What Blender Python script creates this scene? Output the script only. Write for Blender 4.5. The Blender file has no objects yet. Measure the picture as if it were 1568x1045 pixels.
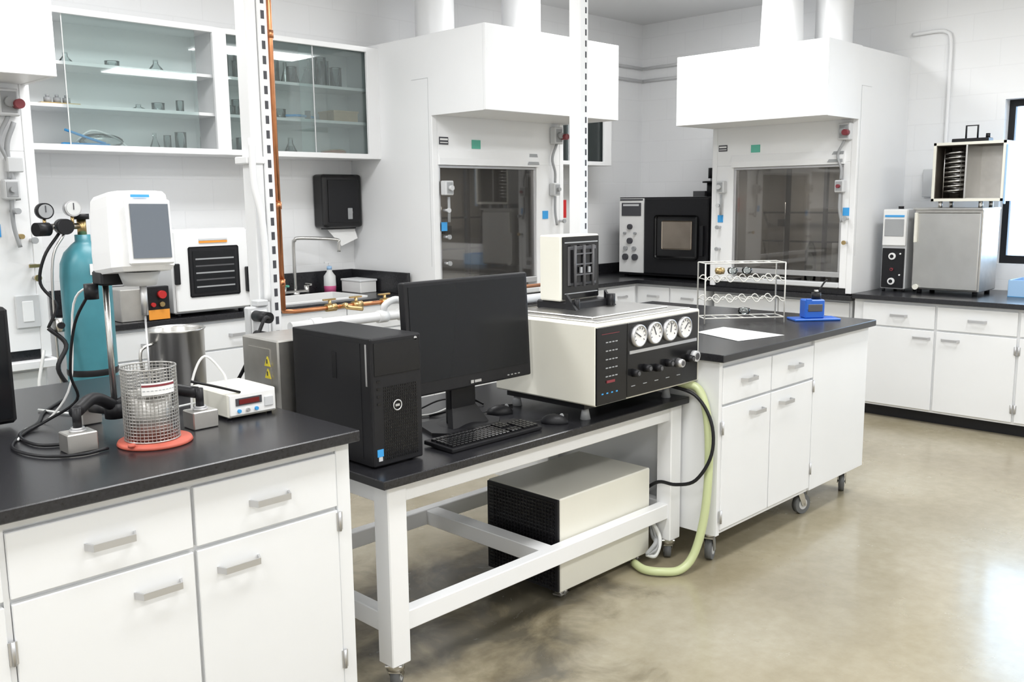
import bpy, bmesh, math, random
from mathutils import Vector, Matrix
random.seed(4)
S=bpy.context.scene
try:
    S.view_settings.view_transform='Standard'
    S.view_settings.look='None'
except Exception: pass

# ---------------------------------------------------------------- materials
def mat(name,col,rough=.5,metal=0.,noise=0.,nscale=30.,bump=0.,bscale=60.,spec=.5,trans=0.,emis=None,estr=0.,coat=0.):
    m=bpy.data.materials.new(name); m.use_nodes=True
    nt=m.node_tree; b=nt.nodes["Principled BSDF"]
    b.inputs["Base Color"].default_value=(*col,1); b.inputs["Roughness"].default_value=rough
    b.inputs["Metallic"].default_value=metal
    b.inputs["Specular IOR Level"].default_value=spec
    b.inputs["Transmission Weight"].default_value=trans
    b.inputs["Coat Weight"].default_value=coat
    if emis: b.inputs["Emission Color"].default_value=(*emis,1); b.inputs["Emission Strength"].default_value=estr
    tc=nt.nodes.new("ShaderNodeTexCoord")
    if noise>0:
        n=nt.nodes.new("ShaderNodeTexNoise"); n.inputs["Scale"].default_value=nscale; n.inputs["Detail"].default_value=4
        nt.links.new(tc.outputs["Object"],n.inputs["Vector"])
        r=nt.nodes.new("ShaderNodeValToRGB")
        r.color_ramp.elements[0].position=.3; r.color_ramp.elements[1].position=.7
        r.color_ramp.elements[0].color=(*[max(0,c*(1-noise)) for c in col],1)
        r.color_ramp.elements[1].color=(*[min(1,c*(1+noise)) for c in col],1)
        nt.links.new(n.outputs["Fac"],r.inputs["Fac"]); nt.links.new(r.outputs["Color"],b.inputs["Base Color"])
    if bump>0:
        n=nt.nodes.new("ShaderNodeTexNoise"); n.inputs["Scale"].default_value=bscale; n.inputs["Detail"].default_value=3
        nt.links.new(tc.outputs["Object"],n.inputs["Vector"])
        bp=nt.nodes.new("ShaderNodeBump"); bp.inputs["Strength"].default_value=bump; bp.inputs["Distance"].default_value=.002
        nt.links.new(n.outputs["Fac"],bp.inputs["Height"]); nt.links.new(bp.outputs["Normal"],b.inputs["Normal"])
    return m
def thin_glass(name,tint,gloss=.12,rough=.02,haze=0.,hcol=(.6,.62,.62)):
    m=bpy.data.materials.new(name); m.use_nodes=True; nt=m.node_tree; nt.nodes.clear()
    o=nt.nodes.new("ShaderNodeOutputMaterial"); mx=nt.nodes.new("ShaderNodeMixShader")
    t=nt.nodes.new("ShaderNodeBsdfTransparent"); g=nt.nodes.new("ShaderNodeBsdfGlossy"); fr=nt.nodes.new("ShaderNodeFresnel")
    ma=nt.nodes.new("ShaderNodeMath"); ma.operation='ADD'; ma.inputs[1].default_value=gloss
    fr.inputs["IOR"].default_value=1.45
    t.inputs[0].default_value=(*tint,1); g.inputs["Roughness"].default_value=rough
    nt.links.new(fr.outputs[0],ma.inputs[0]); nt.links.new(ma.outputs[0],mx.inputs[0])
    src=t
    if haze>0:
        d=nt.nodes.new("ShaderNodeBsdfDiffuse"); d.inputs[0].default_value=(*hcol,1); m2=nt.nodes.new("ShaderNodeMixShader"); m2.inputs[0].default_value=haze
        nt.links.new(t.outputs[0],m2.inputs[1]); nt.links.new(d.outputs[0],m2.inputs[2]); src=m2
    nt.links.new(src.outputs[0],mx.inputs[1]); nt.links.new(g.outputs[0],mx.inputs[2]); nt.links.new(mx.outputs[0],o.inputs[0])
    return m
def block_wall(name,axis):
    m=mat(name,(.88,.885,.89),.5); nt=m.node_tree; b=nt.nodes["Principled BSDF"]
    tc=nt.nodes.new("ShaderNodeTexCoord"); sp=nt.nodes.new("ShaderNodeSeparateXYZ"); cb=nt.nodes.new("ShaderNodeCombineXYZ")
    nt.links.new(tc.outputs["Object"],sp.inputs[0]); nt.links.new(sp.outputs[axis],cb.inputs[0]); nt.links.new(sp.outputs[2],cb.inputs[1])
    br=nt.nodes.new("ShaderNodeTexBrick"); br.inputs["Scale"].default_value=1; br.inputs["Brick Width"].default_value=.4; br.inputs["Row Height"].default_value=.2
    br.inputs["Mortar Size"].default_value=.005; br.inputs["Mortar Smooth"].default_value=.8
    br.inputs["Color1"].default_value=(.885,.89,.895,1);br.inputs["Color2"].default_value=(.89,.895,.90,1);br.inputs["Mortar"].default_value=(.85,.855,.86,1)
    nt.links.new(cb.outputs[0],br.inputs["Vector"]); nt.links.new(br.outputs["Color"],b.inputs["Base Color"])
    bp=nt.nodes.new("ShaderNodeBump"); bp.invert=True; bp.inputs["Strength"].default_value=.16; bp.inputs["Distance"].default_value=.003
    nt.links.new(br.outputs["Fac"],bp.inputs["Height"]); nt.links.new(bp.outputs["Normal"],b.inputs["Normal"])
    return m
def floor_mat():
    m=mat("polished_concrete",(.4,.35,.27),.22); nt=m.node_tree; b=nt.nodes["Principled BSDF"]
    b.inputs["Specular IOR Level"].default_value=.5; b.inputs["Coat Weight"].default_value=.25; b.inputs["Coat Roughness"].default_value=.10
    tc=nt.nodes.new("ShaderNodeTexCoord")
    n1=nt.nodes.new("ShaderNodeTexNoise"); n1.inputs["Scale"].default_value=.8; n1.inputs["Detail"].default_value=9; n1.inputs["Roughness"].default_value=.58
    n2=nt.nodes.new("ShaderNodeTexNoise"); n2.inputs["Scale"].default_value=14; n2.inputs["Detail"].default_value=8; n2.inputs["Roughness"].default_value=.65
    n3=nt.nodes.new("ShaderNodeTexNoise"); n3.inputs["Scale"].default_value=3.2; n3.inputs["Detail"].default_value=6; n3.inputs["Roughness"].default_value=.6; n3.inputs["Distortion"].default_value=.6
    for n in (n1,n2,n3): nt.links.new(tc.outputs["Object"],n.inputs["Vector"])
    r=nt.nodes.new("ShaderNodeValToRGB"); e=r.color_ramp.elements
    e[0].position=.28; e[0].color=(.255,.215,.14,1); e[1].position=.74; e[1].color=(.44,.405,.315,1)
    x=e.new(.5); x.color=(.345,.305,.215,1)
    r2=nt.nodes.new("ShaderNodeValToRGB"); e=r2.color_ramp.elements
    e[0].position=.30; e[0].color=(.90,.88,.84,1); e[1].position=.65; e[1].color=(1.04,1.04,1.04,1)
    mx=nt.nodes.new("ShaderNodeMixRGB"); mx.blend_type='MULTIPLY'; mx.inputs[0].default_value=1
    nt.links.new(n1.outputs["Fac"],r.inputs[0]); nt.links.new(n2.outputs["Fac"],r2.inputs[0])
    nt.links.new(r.outputs[0],mx.inputs[1]); nt.links.new(r2.outputs[0],mx.inputs[2])
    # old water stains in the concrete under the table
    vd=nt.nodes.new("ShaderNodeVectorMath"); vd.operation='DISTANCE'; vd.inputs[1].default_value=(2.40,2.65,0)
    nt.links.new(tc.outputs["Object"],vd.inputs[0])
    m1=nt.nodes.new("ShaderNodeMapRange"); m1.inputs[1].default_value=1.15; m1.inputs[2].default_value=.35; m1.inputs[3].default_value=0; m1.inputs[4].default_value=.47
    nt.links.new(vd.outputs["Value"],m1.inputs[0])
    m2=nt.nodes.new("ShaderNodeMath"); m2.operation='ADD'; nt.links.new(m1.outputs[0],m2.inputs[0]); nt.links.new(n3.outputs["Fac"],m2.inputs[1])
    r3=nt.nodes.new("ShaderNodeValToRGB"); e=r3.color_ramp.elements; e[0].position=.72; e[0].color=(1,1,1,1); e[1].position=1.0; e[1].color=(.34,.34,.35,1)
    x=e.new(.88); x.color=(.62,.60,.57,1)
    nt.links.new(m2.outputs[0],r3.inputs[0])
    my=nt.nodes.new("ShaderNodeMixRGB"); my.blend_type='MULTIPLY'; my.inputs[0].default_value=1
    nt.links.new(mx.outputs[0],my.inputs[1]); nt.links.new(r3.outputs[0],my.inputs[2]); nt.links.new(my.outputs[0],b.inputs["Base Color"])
    mr=nt.nodes.new("ShaderNodeMapRange"); mr.inputs[3].default_value=.16; mr.inputs[4].default_value=.34
    nt.links.new(n3.outputs["Fac"],mr.inputs[0]); nt.links.new(mr.outputs[0],b.inputs["Roughness"])
    return m
WH=mat("white_enamel",(.87,.875,.88),.35,noise=.01,nscale=3)
WP=mat("white_laminate",(.82,.83,.84),.38,noise=.01,nscale=4)
BK=mat("black_epoxy_resin",(.018,.018,.021),.27,noise=.3,nscale=120,bump=.08,bscale=300)
BP=mat("black_plastic",(.012,.012,.014),.42,bump=.05,bscale=500,spec=.3)
BG=mat("black_gloss_plastic",(.009,.009,.010),.18,spec=.4)
SC=mat("lcd_screen",(.009,.010,.012),.2,spec=.3)
DG=mat("dark_grey_metal",(.09,.09,.095),.45)
GR=mat("grey_plastic",(.36,.37,.38),.5)
LG=mat("light_grey_paint",(.62,.63,.64),.45)
SS=mat("stainless_steel",(.62,.61,.59),.28,1.,noise=.04,nscale=8)
SB=mat("brushed_steel",(.60,.585,.56),.42,1.,noise=.05,nscale=20)
SSM=mat("woven_steel_wire",(.50,.49,.47),.35,.8)
AL=mat("aluminium",(.60,.60,.61),.42,.85)
CR=mat("cream_enamel",(.80,.785,.70),.4,noise=.01,nscale=5)
CP=mat("copper",(.62,.27,.13),.33,1.,noise=.2,nscale=15)
BR=mat("brass",(.58,.42,.20),.33,1.,noise=.15,nscale=15)
TL=mat("teal_paint",(.055,.235,.285),.38,noise=.08,nscale=10)
RD=mat("red_plastic",(.50,.02,.02),.4)
RDD=mat("dark_red_knob",(.22,.03,.04),.4)
RDB=mat("red_rubber",(.55,.12,.08),.5,noise=.1,nscale=25)
OR=mat("orange_label",(.85,.33,.04),.5)
YL=mat("yellow_label",(.80,.66,.05),.5)
BL=mat("blue_plastic",(.02,.13,.56),.35)
BLs=mat("blue_sticker",(.05,.35,.75),.5)
LBL=mat("light_blue_plastic",(.35,.55,.8),.3)
GN=mat("green_label",(.12,.48,.36),.5)
HS=mat("yellow_green_hose",(.56,.62,.34),.3)
TB=mat("clear_tube",(.70,.71,.70),.3)
PK=mat("pink_soap",(.72,.14,.32),.25)
PA=mat("paper",(.85,.85,.84),.7)
CB=mat("cardboard",(.58,.44,.29),.75,noise=.08)
RU=mat("caster_rubber",(.14,.145,.15),.5)
IN=mat("hood_interior",(.46,.44,.41),.6,noise=.1,nscale=3)
LB=mat("label_dark_print",(.06,.06,.07),.5)
GS=mat("lcd_bluegrey",(.13,.15,.18),.2)
DB=mat("steel_heat_tinted",(.36,.31,.26),.35,1.,noise=.1,nscale=6)
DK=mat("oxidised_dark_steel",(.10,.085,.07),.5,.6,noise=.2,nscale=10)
SHG=thin_glass("cabinet_glass",(.91,.955,.95),.03,.02,.05,(.62,.76,.76))
SAG=thin_glass("sash_glass",(.66,.65,.63),.06,.03,.10,(.42,.40,.38))
CLG=thin_glass("clear_glassware",(.88,.92,.92),.06)
WIN=thin_glass("window_glass",(.9,.95,1.),.02)
EM=mat("fluorescent_diffuser",(1,1,1),.5,emis=(1,1,1),estr=2.2)
RLED=mat("red_led_display",(.12,.005,.005),.3,emis=(1,.03,.03),estr=.03)

# ---------------------------------------------------------------- builder
class B:
    def __init__(s,name,M=None):
        s.n=name; s.bm=bmesh.new(); s.mats=[]; s.M=M or Matrix(); s.k=0
    def mi(s,m):
        if m not in s.mats: s.mats.append(m)
        return s.mats.index(m)
    def _fin(s,vs,fs,m,smooth=False,M=None):
        i=s.mi(m)
        for f in fs: f.material_index=i; f.smooth=smooth
        T=s.M@M if M is not None else s.M
        bmesh.ops.transform(s.bm,matrix=T,verts=vs)
    def box(s,x0,x1,y0,y1,z0,z1,m,bev=0.,M=None,seg=1):
        if min(x1-x0,y1-y0,z1-z0)>.009:      # hairline size differences so touching boards never share a plane
            s.k+=1; e=.00012*(s.k%8)
            x0-=e;x1+=e;y0-=e;y1+=e;z0+=e;z1-=e
        vs=[s.bm.verts.new((x,y,z)) for x in (x0,x1) for y in (y0,y1) for z in (z0,z1)]
        F=[(0,1,3,2),(4,6,7,5),(0,4,5,1),(2,3,7,6),(0,2,6,4),(1,5,7,3)]
        fs=[s.bm.faces.new([vs[i] for i in f]) for f in F]
        if bev>0:
            es=list({e for f in fs for e in f.edges})
            r=bmesh.ops.bevel(s.bm,geom=es,offset=bev,segments=seg,profile=.5,affect='EDGES')
            fs=list({f for v in r['verts'] for f in v.link_faces}|{f for f in fs if f.is_valid})
            vs=list({v for f in fs for v in f.verts})
        s._fin(vs,fs,m,False,M)
    def cyl(s,p0,p1,r,m,r1=None,seg=24,cap=True,M=None):
        p0=Vector(p0);p1=Vector(p1); r1=r if r1 is None else r1
        d=(p1-p0).normalized(); a=d.orthogonal().normalized(); b=d.cross(a)
        A=[];Bv=[]
        for k in range(seg):
            t=2*math.pi*k/seg; o=a*math.cos(t)+b*math.sin(t)
            A.append(s.bm.verts.new(p0+o*r)); Bv.append(s.bm.verts.new(p1+o*r1))
        fs=[s.bm.faces.new((A[k],A[(k+1)%seg],Bv[(k+1)%seg],Bv[k])) for k in range(seg)]
        cs=[]
        if cap: cs=[s.bm.faces.new(A[::-1]),s.bm.faces.new(Bv)]
        s._fin([],fs,m,True); s._fin([],cs,m,False)
        s._fin(A+Bv,[],m,M=M)
    def lathe(s,c,prof,m,seg=32,M=None,axis='z'):
        c=Vector(c); rings=[];vs=[]
        for (r,h) in prof:
            ring=[]
            for k in range(seg):
                t=2*math.pi*k/seg
                o=Vector((r*math.cos(t),r*math.sin(t),h)) if axis=='z' else (Vector((r*math.cos(t),-h,r*math.sin(t))) if axis=='-y' else Vector((-h,r*math.cos(t),r*math.sin(t))))
                ring.append(s.bm.verts.new(c+o))
            rings.append(ring); vs+=ring
        fs=[]
        for a,b in zip(rings,rings[1:]):
            for k in range(seg): fs.append(s.bm.faces.new((a[k],a[(k+1)%seg],b[(k+1)%seg],b[k])))
        s._fin(vs,fs,m,True,M)
    def tube(s,pts,r,m,seg=8,n=6,M=None,smooth=True):
        P=[Vector(p) for p in pts]
        if smooth and len(P)>2:
            Q=[]
            E=[P[0]*2-P[1]]+P+[P[-1]*2-P[-2]]
            for i in range(1,len(E)-2):
                a,b,c,d=E[i-1:i+3]
                for k in range(n):
                    t=k/n; Q.append(.5*((2*b)+(c-a)*t+(2*a-5*b+4*c-d)*t*t+(3*b-a-3*c+d)*t**3))
            Q.append(P[-1]); P=Q
        N=None; rings=[];vs=[]
        for i,p in enumerate(P):
            t=(P[min(i+1,len(P)-1)]-P[max(i-1,0)])
            if t.length<1e-9: t=Vector((0,0,1))
            t.normalize()
            if N is None: N=t.orthogonal().normalized()
            N=(N-t*N.dot(t)); N.normalize(); b=t.cross(N)
            ring=[s.bm.verts.new(p+(N*math.cos(2*math.pi*k/seg)+b*math.sin(2*math.pi*k/seg))*r) for k in range(seg)]
            rings.append(ring); vs+=ring
        fs=[]
        for a,b in zip(rings,rings[1:]):
            for k in range(seg): fs.append(s.bm.faces.new((a[k],a[(k+1)%seg],b[(k+1)%seg],b[k])))
        fs+= [s.bm.faces.new(rings[0][::-1]),s.bm.faces.new(rings[-1])]
        s._fin(vs,fs,m,True,M)
    def prism(s,poly,ex,m,M=None,smooth=False):
        ex=Vector(ex); A=[s.bm.verts.new(p) for p in poly]; C=[s.bm.verts.new(Vector(p)+ex) for p in poly]; n=len(poly)
        fs=[s.bm.faces.new(A[::-1]),s.bm.faces.new(C)]+[s.bm.faces.new((A[k],A[(k+1)%n],C[(k+1)%n],C[k])) for k in range(n)]
        s._fin(A+C,fs,m,smooth,M)
    def ball(s,c,r,m,sc=(1,1,1),M=None,seg=16):
        T=Matrix.Translation(c)@Matrix.Diagonal((*[r*k for k in sc],1))
        q=bmesh.ops.create_uvsphere(s.bm,u_segments=seg,v_segments=seg//2+2,radius=1)['verts']
        fs={f for v in q for f in v.link_faces}
        s._fin(q,fs,m,True,(M@T) if M is not None else T)
    def done(s,origin=None):
        bmesh.ops.recalc_face_normals(s.bm,faces=s.bm.faces)
        vs=[v.co for v in s.bm.verts]
        if origin is None:
            mn=Vector([min(v[i] for v in vs) for i in range(3)]);mx=Vector([max(v[i] for v in vs) for i in range(3)])
            origin=Vector(((mn.x+mx.x)/2,(mn.y+mx.y)/2,mn.z))
        o=Vector(origin); bmesh.ops.translate(s.bm,verts=s.bm.verts,vec=-o)
        me=bpy.data.meshes.new(s.n); s.bm.to_mesh(me); s.bm.free()
        for m in s.mats: me.materials.append(m)
        ob=bpy.data.objects.new(s.n,me); ob.location=o; S.collection.objects.link(ob); return ob
def rotz(a,c=(0,0,0)): return Matrix.Translation(c)@Matrix.Rotation(math.radians(a),4,'Z')@Matrix.Translation(-Vector(c))
def rotx(a,c=(0,0,0)): return Matrix.Translation(c)@Matrix.Rotation(math.radians(a),4,'X')@Matrix.Translation(-Vector(c))

# ---------------------------------------------------------------- room
WX,WY,CZ=7.66,5.70,3.33; X0,Y0=-2.6,-2.6
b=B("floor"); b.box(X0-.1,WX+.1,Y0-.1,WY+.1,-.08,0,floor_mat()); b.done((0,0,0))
b=B("ceiling"); b.box(X0-.1,WX+.1,Y0-.1,WY+.1,CZ,CZ+.08,mat("ceiling_paint",(.82,.825,.83),.6)); b.done((0,0,CZ))
wmx=block_wall("painted_block_x",0); wmy=block_wall("painted_block_y",1)
b=B("wall_back"); b.box(X0-.1,WX+.1,WY,WY+.1,0,CZ,wmx); b.done((0,WY,0))
b=B("wall_left"); b.box(X0-.1,X0,Y0,WY,0,CZ,wmy); b.done((X0,0,0))
b=B("wall_front"); b.box(X0-.1,WX+.1,Y0-.1,Y0,0,CZ,wmx); b.done((0,Y0,0))
wy0,wy1,wz0,wz1=.55,2.34,1.12,2.35
b=B("wall_right")
b.box(WX,WX+.2,wy1,WY,0,CZ,wmy); b.box(WX,WX+.2,Y0,wy0,0,CZ,wmy)
b.box(WX,WX+.2,wy0,wy1,0,wz0,wmy); b.box(WX,WX+.2,wy0,wy1,wz1,CZ,wmy); b.done((WX,0,0))
b=B("window_1")
fx=WX+.10
b.box(fx,fx+.04,wy0,wy0+.045,wz0,wz1,BP); b.box(fx,fx+.04,wy1-.045,wy1,wz0,wz1,BP)
b.box(fx,fx+.04,wy0,wy1,wz0,wz0+.06,BP); b.box(fx,fx+.04,wy0,wy1,wz1-.05,wz1,BP)
for k in (1,2): 
    yy=wy0+(wy1-wy0)*k/3; b.box(fx+.005,fx+.035,yy-.02,yy+.02,wz0,wz1,BP)
b.box(fx+.015,fx+.021,wy0,wy1,wz0,wz1,WIN); b.done()
# ceiling fixtures
def fixture(x,y,lx,ly,e):
    b=B("ceiling_light_fixture"); b.box(x-lx/2-.03,x+lx/2+.03,y-ly/2-.03,y+ly/2+.03,CZ-.05,CZ,WH)
    b.box(x-lx/2,x+lx/2,y-ly/2,y+ly/2,CZ-.056,CZ-.05,EM); b.done()
    l=bpy.data.lights.new("fluorescent_lamp","AREA"); l.shape='RECTANGLE'; l.size=lx; l.size_y=ly; l.energy=e; l.color=(.99,.995,1)
    o=bpy.data.objects.new("fluorescent_lamp",l); o.location=(x,y,CZ-.07); S.collection.objects.link(o)
for x in (-.8,2.2,5.6):
    for y in (-.9,1.4,3.9):
        fixture(x,y,1.5,.5,43)
w=bpy.data.worlds.new("sky"); S.world=w; w.use_nodes=True
w.node_tree.nodes["Background"].inputs[0].default_value=(.68,.84,1,1); w.node_tree.nodes["Background"].inputs[1].default_value=3
l=bpy.data.lights.new("window_daylight","AREA"); l.shape='RECTANGLE'; l.size=1.3;l.size_y=1.8;l.energy=42;l.color=(.62,.80,1)
o=bpy.data.objects.new("window_daylight",l); o.location=(WX+.35,1.44,1.75); o.rotation_euler=(0,math.radians(90),0); S.collection.objects.link(o)

# ---------------------------------------------------------------- common parts
def handle(b,xc,z,y,w=.12,M=None):
    h=w/2
    p=[(-h-.004,0),(-h+.008,-.030),(h-.008,-.030),(h+.004,0),(h-.002,0),(h-.012,-.0265),(-h+.012,-.0265),(-h+.002,0)]
    b.prism([(xc+a,y+c,z-.009) for a,c in p],(0,0,.018),AL,M)
def front(b,x0,x1,z0,z1,y=0.,M=None,m=None):
    b.box(x0+.0025,x1-.0025,y-.018,y,z0+.0025,z1-.0025,m or WP,.002,M)
def hinge(b,x,z,y,M=None):
    b.cyl((x,y-.022,z-.03),(x,y-.022,z+.03),.005,AL,M=M,seg=10); b.box(x-.010,x+.010,y-.021,y-.016,z-.028,z+.028,AL,0,M)
def caster(b,x,y,r=.045,ztop=.14,rot=30,M=None):
    T=(M or Matrix())@rotz(rot,(x,y,0))
    b.box(x-.035,x+.035,y-.03,y+.03,ztop-.008,ztop,SS,.002,T)
    b.cyl((x,y,ztop-.03),(x,y,ztop-.008),.02,SS,M=T,seg=16)
    for sgn in (-1,1):
        b.prism([(x-.02,y+sgn*.02,ztop-.03),(x+.02,y+sgn*.02,ztop-.03),(x+.045,y+sgn*.02,r-.01),(x+.015,y+sgn*.02,r-.01)],(0,.003*sgn,0),SS,T)
    b.box(x-.02,x+.02,y-.02,y+.02,ztop-.034,ztop-.028,SS,0,T)
    b.cyl((x+.025,y-.015,r),(x+.025,y+.015,r),r,RU,M=T,seg=28)
    b.cyl((x+.025,y-.0165,r),(x+.025,y+.0165,r),r*.55,LG,M=T,seg=20)
    b.cyl((x+.025,y-.023,r),(x+.025,y+.023,r),.006,SS,M=T,seg=10)

# ---------------------------------------------------------------- near bench
TZ=.975
b=B("lab_cabinet_bench")
b.box(-.05,1.587,2.205,3.66,TZ-.034,TZ,BK,.003)
b.box(-.02,1.572,2.258,3.63,.13,TZ-.034,WP)
y=2.258
b.box(1.524,1.572,y-.012,y,.13,TZ-.036,WP,.002)
b.box(-.02,1.572,y-.010,y,TZ-.06,TZ-.036,WP)
for (xa,xb) in ((.165,.605),(.617,1.066),(1.072,1.522)):
    front(b,xa,xb,.745,.912,y); front(b,xa,xb,.16,.738,y)
b.box(.605,.617,y-.010,y,.13,TZ-.036,WP); b.box(-.02,.165,y-.01,y,.13,TZ-.036,WP)
for xc,z in ((.385,.828),(.852,.828),(1.295,.828),(.963,.667),(1.19,.667)): handle(b,xc,z,y-.018,.12)
for x,z in ((.612,.62),(.612,.26),(1.524,.70),(1.524,.26)): hinge(b,x,z,y)
for x in (.1,.8,1.48):
    for yy in (2.34,3.55): caster(b,x,yy,.045,.13)
b.done()
# ---------------------------------------------------------------- rolling island cabinet
b=B("rolling_lab_cabinet")
b.box(3.425,4.975,2.10,3.60,TZ-.034,TZ,BK,.003)
b.box(3.45,4.955,2.148,3.57,.143,TZ-.034,WP)
y=2.148
for (xa,xb) in ((3.475,3.895),(3.90,4.315)):
    front(b,xa,xb,.742,.912,y); front(b,xa,xb,.165,.736,y)
b.box(3.45,3.475,y-.012,y,.143,TZ-.036,WP)
b.box(4.325,4.952,y-.016,y,.15,TZ-.040,WP,.002)
for xc,z in ((3.68,.835),(4.11,.835),(3.76,.672),(4.03,.672)): handle(b,xc,z,y-.018,.11)
for x,z in ((3.474,.64),(3.474,.23),(4.318,.70),(4.318,.27)): hinge(b,x,z,y)
for x,yy,ro in ((3.50,2.20,20),(4.36,2.21,-15),(4.47,2.24,30),(4.87,2.21,25),(3.55,3.5,0),(4.87,3.5,0)): caster(b,x,yy,.052,.143,ro)
b.done()
# ---------------------------------------------------------------- table
TT=.766
b=B("lab_table")
b.box(1.725,3.44,2.28,3.17,TT-.03,TT,BK,.003)
L=.078
for x in (1.765,3.355):
    for yy in (2.315,3.06):
        b.box(x,x+L,yy,yy+L,.10,TT-.03,WH,.004)
        b.cyl((x+L/2,yy+L/2,.075),(x+L/2,yy+L/2,.105),.032,SS,seg=20)
        caster(b,x+L/2,yy+L/2,.046,.10,40)
b.box(1.80,3.38,2.33,2.38,TT-.105,TT-.03,WH,.003); b.box(1.80,3.38,3.075,3.125,TT-.105,TT-.03,WH,.003)
b.box(1.775,1.825,2.38,3.08,TT-.105,TT-.03,WH,.003); b.box(3.37,3.42,2.38,3.08,TT-.105,TT-.03,WH,.003)
b.box(1.82,3.37,2.33,2.38,.205,.275,WH,.003); b.box(1.82,3.37,3.075,3.125,.205,.275,WH,.003)
b.box(1.775,1.825,2.38,3.08,.205,.275,WH,.003); b.box(3.37,3.42,2.38,3.08,.205,.275,WH,.003)
b.box(2.56,2.63,2.38,3.08,.205,.272,WH,.003)
b.done()
# ---------------------------------------------------------------- chiller under table
b=B("recirculating_chiller")
x0,x1,y0,y1,z0,z1=2.68,3.30,2.39,2.81,.045,.446
b.box(x0+.01,x1,y0,y1,z0,z1,CR,.005)
b.box(x0,x0+.012,y0+.004,y1-.004,z0+.004,z1-.004,BP,.002)
for k in range(24):
    zz=z0+.02+k*.0155; b.box(x0-.004,x0+.002,y0+.02,y1-.02,zz,zz+.006,BG)
for k in range(20):
    yy=y0+.03+k*.018; b.box(x0-.005,x0+.002,yy,yy+.003,z0+.02,z1-.02,BP)
for x in (x0+.06,x1-.06):
    for yy in (y0+.05,y1-.05): caster(b,x,yy,.020,.045,15)
b.done()
# ---------------------------------------------------------------- PC tower
b=B("computer_tower")
x0,x1,y0,y1,z0,z1=1.785,1.995,2.405,2.87,TT+.006,1.205
b.box(x0,x1,y0+.012,y1,z0,z1,BP,.003)
b.box(x0,x1,y0,y0+.014,z0,z1,BP,.005)
b.box(x0-.0015,x0,y0+.06,y1-.02,z0+.02,z1-.02,BP)
b.box(x0-.003,x0,2.60,2.625,z0+.28,z0+.37,BG)
b.box(x0-.0015,x0+.002,y0+.025,y0+.033,z1-.16,z1-.02,AL)
b.box(x0+.01,x1-.01,y0-.003,y0,z1-.125,z1-.015,BG,.001)
for k in range(18):
    for j in range(24):
        b.box(x0+.045+k*.008,x0+.050+k*.008,y0-.002,y0,z0+.02+j*.0105,z0+.0265+j*.0105,BG)
b.lathe((x0+.10,y0-.003,z0+.20),[(.015,0),(.015,.002),(.019,.002),(.019,0)],AL,axis='-y',seg=24)
b.box(x0+.091,x0+.109,y0-.004,y0-.002,z0+.196,z0+.204,AL)
b.box(x0+.012,x0+.037,y0-.002,y0,z0+.035,z0+.06,BLs); b.box(x0+.017,x0+.032,y0-.003,y0,z0+.02,z0+.034,LG)
for zz in (.21,.235,.26,.285): b.box(x0+.018,x0+.032,y0-.002,y0,z0+zz,z0+zz+.008,BG)
b.cyl((x0+.185,y0-.003,z1-.015),(x0+.185,y0,z1-.015),.006,AL)
for x in (x0+.03,x1-.03):
    for yy in (y0+.04,y1-.04): b.cyl((x,yy,TT),(x,yy,z0+.001),.012,BP)
b.done()
# ---------------------------------------------------------------- monitor
b=B("computer_monitor")
T=rotx(-3,(2.38,2.57,.95))
x0,x1,z0,z1=2.072,2.71,.937,1.358; y=2.565
b.box(x0,x1,y,y+.035,z0,z1,BP,.006,T,2)
b.box(x0+.018,x1-.018,y-.002,y+.004,z0+.05,z1-.018,SC,0,T)
b.box(x0+.1,x1-.1,y+.03,y+.06,z0+.05,z1-.08,BP,.01,T)
b.box(2.37,2.385,y-.004,y-.001,z0+.013,z0+.025,AL,0,T); b.box(2.39,2.425,y-.004,y-.001,z0+.014,z0+.024,AL,0,T)
for k in range(4): b.box(x1-.14+k*.02,x1-.13+k*.02,y-.004,y,z0+.015,z0+.019,AL,0,T)
b.box(2.32,2.45,2.62,2.66,TT+.015,1.12,BP,.01,seg=2)
b.prism([(2.29,2.58,TT+.015),(2.48,2.58,TT+.015),(2.44,2.63,TT+.10),(2.33,2.63,TT+.10)],(0,.03,0),BP)
b.prism([(2.24,2.545,TT),(2.50,2.545,TT),(2.56,2.60,TT),(2.53,2.76,TT),(2.26,2.76,TT),(2.20,2.60,TT)],(0,0,.014),BP)
b.lathe((2.385,2.64,TT+.013),[(.10,0),(.05,.012),(0,.012)],BP,seg=40)
b.done()
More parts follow.
